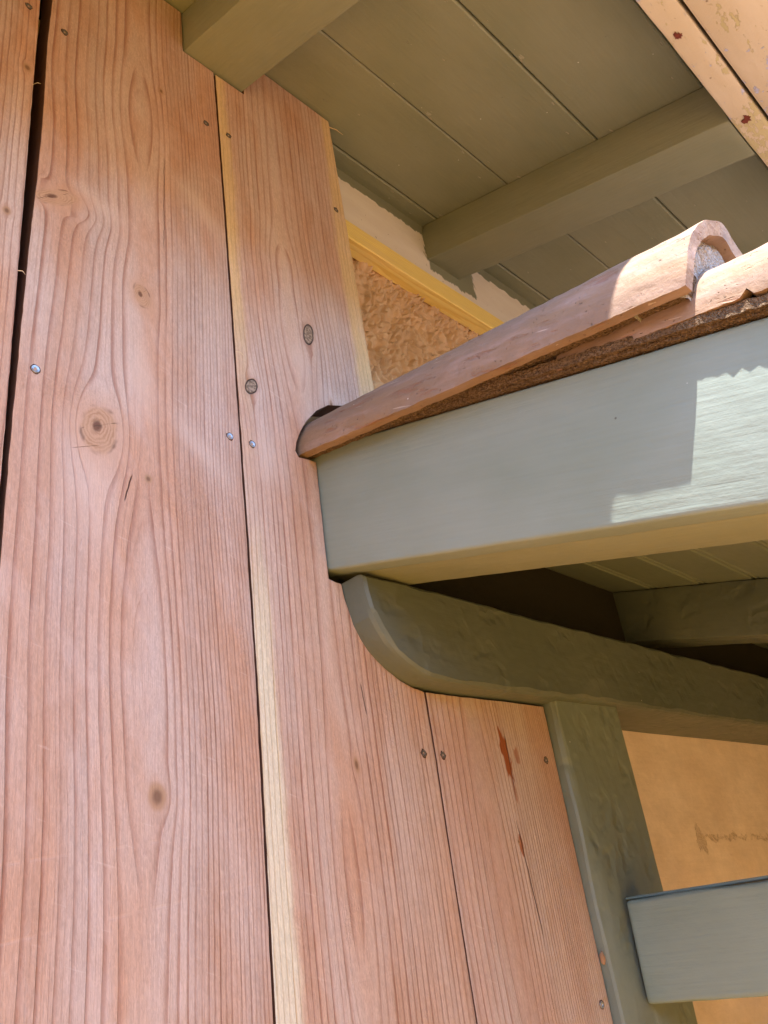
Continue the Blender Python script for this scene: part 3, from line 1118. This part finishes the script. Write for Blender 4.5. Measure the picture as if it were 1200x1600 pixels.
rail = thing('porch_rail', 'smooth grey green rail butting against the front of the hewn post', 'rail', (1.245, 0.3, -0.07))
RF = frame((1.2215, 0.7185, -0.0695), (-0.0, -1.0, -0.026), (1, 0, 0), (0, -0.026, 1.0))
bm = bmesh.new()
me = timber_mesh('board', 1.05, 0.045, 0.1300, 0.007, 44, 0.0020, 9.0, 31.0, 3)
link('board', me, M_rail, rail, RF)
RC = frame((1.2350, 0.7210, 0.0612), (-0.0, -1.0, -0.026), (1, 0, 0), (0, -0.026, 1.0))
link('cap_strip', timber_mesh('cap_strip', 1.05, 0.05, 0.0042, 0.0012, 30, 0.0004, 9.0, 37.0, 1), M_rail, rail, RC)
link('baluster', timber_mesh('baluster', 1.3, 0.04, 0.05, 0.003, 10, 0.0008, 6.0, 3.0), M_paint_rough, rail,
     frame((1.228, -0.28, -0.098), (0, 0, -1), (1, 0, 0), (0, 1, 0)))

# ------------------------------------------------------------------ the new board screen
PY = 0.743
TH = 0.036
screen = thing('board_screen', 'new unpainted redwood board screen scribed round the porch beam, tile and rafter',
               'fence', (0.75, PY, GZ))

b0 = [(0.028, -0.75), (0.3085, -0.75), (0.3085, 1.4495), (0.028, 1.4495)]
b1L = [(0.3135, -0.75), (0.3140, 0.4554), (0.3165, 0.68), (0.3200, 0.8449), (0.3222, 0.90), (0.3234, 1.00), (0.3226, 1.17),
       (0.3249, 1.257), (0.3252, 1.4495)]
b1 = b1L + [(0.5402, 1.4495), (0.5412, 1.3508), (0.6002, 1.3508), (0.6036, 1.0343), (0.6046, 0.7603), (0.6058, 0.4994),
            (0.6056, 0.3154), (0.6000, -0.0169), (0.5965, -0.75)]
b2 = [(0.5996, -0.75), (0.6026, -0.0173), (0.6082, 0.3157), (0.6085, 0.5002), (0.6073, 0.7619), (0.6064, 1.0367), (0.6035, 1.3488),
      (0.6625, 1.3500), (0.6632, 1.4500), (0.8696, 1.4500), (0.8769, 1.1246), (0.8825, 0.81), (0.8829, 0.7450), (0.860, 0.7640),
      (0.8378, 0.7695), (0.8035, 0.7639), (0.7738, 0.7530), (0.7480, 0.7325), (0.7265, 0.7068), (0.7120, 0.6825),
      (0.7030, 0.6624), (0.6995, 0.6475), (0.7045, 0.6390), (0.7256, 0.6418), (0.7360, 0.6420), (0.7358, 0.6033), (0.7354, 0.544), (0.7354, 0.4877),
      (0.7356, 0.4655), (0.7466, 0.4634), (0.7570, 0.4632), (0.7602, 0.4415), (0.7672, 0.4206), (0.7784, 0.396),
      (0.7954, 0.3745), (0.817, 0.3576), (0.8445, 0.3439), (0.8679, 0.3373), (0.8886, 0.3345),
      (0.8905, 0.2505), (0.8892, 0.0966), (0.8896, -0.0518), (0.8890, -0.75)]
b3 = [(0.8910, -0.75), (0.8917, -0.0523), (0.8913, 0.0965), (0.8928, 0.2509), (0.8918, 0.3345), (0.9675, 0.3365), (1.0171, 0.3390),
      (1.0563, 0.3410), (1.1670, 0.3445), (1.1680, 0.1), (1.1682, -0.75)]

K = math.radians
specs = [
    (b0, 0.028, dict(seed=11.0, c0=0.10, h0=0.05, freq=140,
                     knots=[(0.271, 1.087, 0.006, 0.008, 0, 'pin', 0.6), (0.262, 0.826, 0.005, 0.007, 0, 'pin', 0.6)]),
     'redwood board at the far left edge of the screen'),
    (b1, 0.3135, dict(seed=2.0, c0=0.150, h0=0.046, freq=135, grow=2.2,
                      bumps=[(0.30, 0.16, -0.0085), (1.13, 0.10, -0.006)],
                      knots=[(0.0330, 0.886, 0.031, 0.0110, 0.55, 'ring', 0.55), (0.151, 0.794, 0.0115, 0.018, 0.25, 'ring', 0.75),
                             (0.0975, 0.572, 0.021, 0.030, -0.15, 'ring', 0.9), (0.1645, 0.183, 0.0105, 0.014, 0.0, 'pin', 0.7),
                             (0.158, 0.529, 0.005, 0.006, 0.0, 'pin', 0.6), (0.185, 1.215, 0.004, 0.006, 0, 'pin', 0.5)],
                      torn=[(0.22, 0.52, 0.07, 0.05), (0.06, 0.61, 0.06, 0.025), (0.06, 0.92, 0.06, 0.02), (0.09, 0.835, 0.05, 0.03),
                            (0.07, 1.225, 0.09, 0.03)],
                      pale=[(0.235, 0.590, 0.055, 0.016, -0.75), (0.250, 1.010, 0.060, 0.018, -0.75), (0.085, 0.915, 0.045, 0.014, -0.35), (0.085, 0.50, 0.03, 0.06, 0),
                            (0.15, 0.66, 0.02, 0.07, 0.1)],
                      rollers=[(0.121, 0.13, 0.5), (0.062, 0.15, 0.55), (-0.01, 0.1, 0.3), (1.09, -0.25, 0.4)],
                      cracks=[(0.133, 0.51, 0.02, 0.25, 0.0010), (0.186, 0.98, 0.10, 0.02, 0.0005), (0.082, 0.545, 0.008, 2.2, 0.0008)]),
     'widest view redwood board with three ringed knots, left of the pale sapwood edge'),
    (b2, 0.6000, dict(seed=6.0, tone=((0.49, 0.285, 0.188), (0.525, 0.385, 0.315)), c0=0.120, h0=0.042, freq=135, grow=-0.4,
                      bumps=[(0.86, 0.12, -0.012), (0.10, 0.16, -0.006), (1.00, 0.05, -0.005)],
                      knots=[(0.1496, 0.8727, 0.0095, 0.0205, -0.22, 'loose', 0.85), (0.0307, 0.7251, 0.0085, 0.0145, -0.55, 'loose', 0.8),
                             (0.1465, 0.2293, 0.0045, 0.010, 0.1, 'pin', 0.8), (0.1800, 0.756, 0.0036, 0.009, 0, 'pin', 0.4)],
                      pale=[(0.125, 0.80, 0.016, 0.05, 0), (0.19, 0.76, 0.03, 0.03, 0), (0.05, 0.62, 0.03, 0.05, 0)], sap_left=((0.028, 0), None, None), sap_right=((0.030, 0.279), 0.70, 0.86),
                      torn=[(0.11, 0.90, 0.05, 0.05), (0.21, 0.80, 0.05, 0.09), (0.16, 0.66, 0.05, 0.03)],
                      cracks=[(0.172, 0.312, 0.022, -0.10, 0.0009)], rollers=[(0.0, 0.06, 0.35), (0.63, 0.03, 0.35)]),
     'redwood board with a cream sapwood edge and a round cutout for the roof tile'),
    (b3, 0.8930, dict(seed=14.0, tone=((0.50, 0.325, 0.255), (0.535, 0.415, 0.365)), c0=0.090, h0=0.050, freq=150, grow=1.6,
                      bumps=[(0.05, 0.22, -0.006)], knots=[(0.143, 0.145, 0.0026, 0.003, 0, 'pin', 0.4)],
                      stains=[(0.151, 0.262, 0.010, 0.040, 0.10, 0.95), (0.178, 0.262, 0.006, 0.014, 0.1, 0.6),
                              (0.147, 0.140, 0.0042, 0.022, 0.0, 0.85), (0.156, 0.215, 0.003, 0.03, 0.1, 0.5)],
                      cracks=[(0.152, 0.10, 0.085, -0.07, 0.0012), (0.157, 0.25, 0.05, 0.02, 0.0010)]),
     'short redwood board below the bracket with an orange resin stain'),
]
planks = []
for i, (out, x0, kw, lab) in enumerate(specs):
    pts = dense(out, 0.010, 0.0007, i * 5.0, 55.0)
    me = prism_mesh('plank', [(x - x0, z) for x, z in pts], TH)
    o = link('plank', me, redwood('redwood', **kw), screen, Matrix.Translation((x0, PY, 0)), lab)
    me.materials.append(M_edge)                # sawn edges coloured darker so the joints read as shaded gaps
    for p in me.polygons:
        if abs(p.normal.y) < 0.5:
            p.material_index = 1
    bevel_mod(o, 0.0011, 2, 40)
    planks.append(o)

# furring behind the boards; the top one is the yellow batten seen past the right edge
def furring(z, h, label=None, x0=-0.05, x1=1.78, mat=M_yellow):
    me = timber_mesh('furring_strip', x1 - x0, 0.035, h, 0.0018, 40, 0.0005, 4.0, z * 9, 1)
    return link('furring_strip', me, mat, screen, frame((x0, 0.7875, z), (1, 0, 0), (0, 1, 0), (0, 0, 1)), label)
furring(1.2235, 0.0465, 'fresh yellow furring strip fixed along the wall under the frieze')
furring(0.600, 0.055, None, -0.05, 0.66)
furring(0.225, 0.055, None, -0.05, 1.14)
furring(-0.085, 0.055, None, -0.05, 1.14)

link('dark_gap_backing', box_mesh('dark_gap_backing', -0.3, 0.72, 0.8228, 0.8242, -0.75, 1.44), M_void, screen)  # dark sheet added so the gaps between boards look shaded
bm = bmesh.new()
bmesh.ops.create_icosphere(bm, subdivisions=2, radius=1.0)
for v in bm.verts:
    k = 1 + 0.35 * mn.noise(v.co * 1.7)
    v.co = Vector((1.1690 + v.co.x * 0.0030 * k, 0.7385 + v.co.y * 0.004 * k, -0.0060 + v.co.z * 0.0085 * k))
link('wood_chip', mesh_of(bm, 'wood_chip', 30), M_chip, planks[3])

# ---- screws
def disc(bm, rad, y, seg=14, cx=0, cz=0, sq=1.0):
    return [bm.verts.new((cx + rad * math.cos(2 * PI * k / seg), y, cz + rad * sq * math.sin(2 * PI * k / seg))) for k in range(seg)]


def screw_mesh(rad):
    """Countersunk head with a raised rim, dished face and a cross recess."""
    bm = bmesh.new()
    a = disc(bm, rad, -0.0002)
    b = disc(bm, rad * 0.90, -0.0011)
    c = disc(bm, rad * 0.45, -0.0007)
    d = disc(bm, rad * 0.22, 0.0010)
    for p, q in ((a, b), (b, c), (c, d)):
        for k in range(14):
            bm.faces.new((p[k], p[(k + 1) % 14], q[(k + 1) % 14], q[k]))
    bm.faces.new(d)
    return mesh_of(bm, 'head')


def pit_mesh(rad, seed):
    """Torn collar of wood fibre round a sunk screw."""
    bm = bmesh.new()
    outer, inner = [], []
    for k in range(16):
        a = 2 * PI * k / 16
        w = 1.0 + 0.35 * mn.noise(Vector((math.cos(a) * 2 + seed, math.sin(a) * 2, seed)))
        outer.append(bm.verts.new((rad * 1.25 * w * math.cos(a), -0.0003, rad * 1.30 * w * math.sin(a))))
        inner.append(bm.verts.new((rad * 0.98 * math.cos(a), -0.0006, rad * 0.98 * math.sin(a))))
    for k in range(16):
        bm.faces.new((outer[k], outer[(k + 1) % 16], inner[(k + 1) % 16], inner[k]))
    return mesh_of(bm, 'collar')


zinc_me, old_me = screw_mesh(0.0046), screw_mesh(0.0042)
for (pi_, x, z, kind) in ((0, 0.2936, 1.2098, 0), (1, 0.3452, 1.2046, 0), (1, 0.579, 1.2082, 0), (2, 0.6221, 1.2145, 0), (2, 0.8537, 1.2051, 0),
                          (1, 0.3349, 0.6206, 1), (1, 0.5891, 0.6295, 1), (2, 0.6245, 0.6305, 1), (2, 0.8688, 0.2514, 0),
                          (3, 0.9062, 0.2516, 0), (3, 1.142, 0.2604, 0), (3, 1.1497, -0.0599, 1)):
    s = 1.08 if (kind and x < 0.34) else 1.0
    Mw = Matrix.Translation((x, PY, z)) @ Matrix.Scale(s, 4)
    link('screw', zinc_me if kind else old_me, M_zinc if kind else M_oldscrew, planks[pi_], Mw)
    link('screw_collar', pit_mesh(0.0044, x * 7 + z), M_hole, planks[pi_], Mw)

# splinters lifting off the sawn edges
for (pi_, a, b, wd) in ((2, (0.8716, PY + 0.004, 1.4405), (0.899, PY - 0.006, 1.4300), 0.0012),
                        (0, (0.307, PY, 1.06), (0.316, PY - 0.004, 1.066), 0.0005),
                        (0, (0.308, PY, 0.745), (0.3155, PY - 0.003, 0.741), 0.0007),
                        (2, (0.6076, PY, 0.7735), (0.6185, PY - 0.003, 0.7695), 0.0005)):
    a, b = Vector(a), Vector(b)
    bm = bmesh.new()
    mid = a.lerp(b, 0.5) + Vector((0, -0.002, 0.001))
    rings = []
    for p, w in ((a, wd), (mid, wd * 0.9), (b, wd * 0.25)):
        rings.append([bm.verts.new(p + Vector((0, w * math.cos(k * 2.094), w * math.sin(k * 2.094)))) for k in range(3)])
    for p, q in zip(rings, rings[1:]):
        for k in range(3):
            bm.faces.new((p[k], p[(k + 1) % 3], q[(k + 1) % 3], q[k]))
    bm.faces.new(rings[0])
    bm.faces.new(rings[-1])
    link('splinter', mesh_of(bm, 'splinter'), M_splinter, planks[pi_])
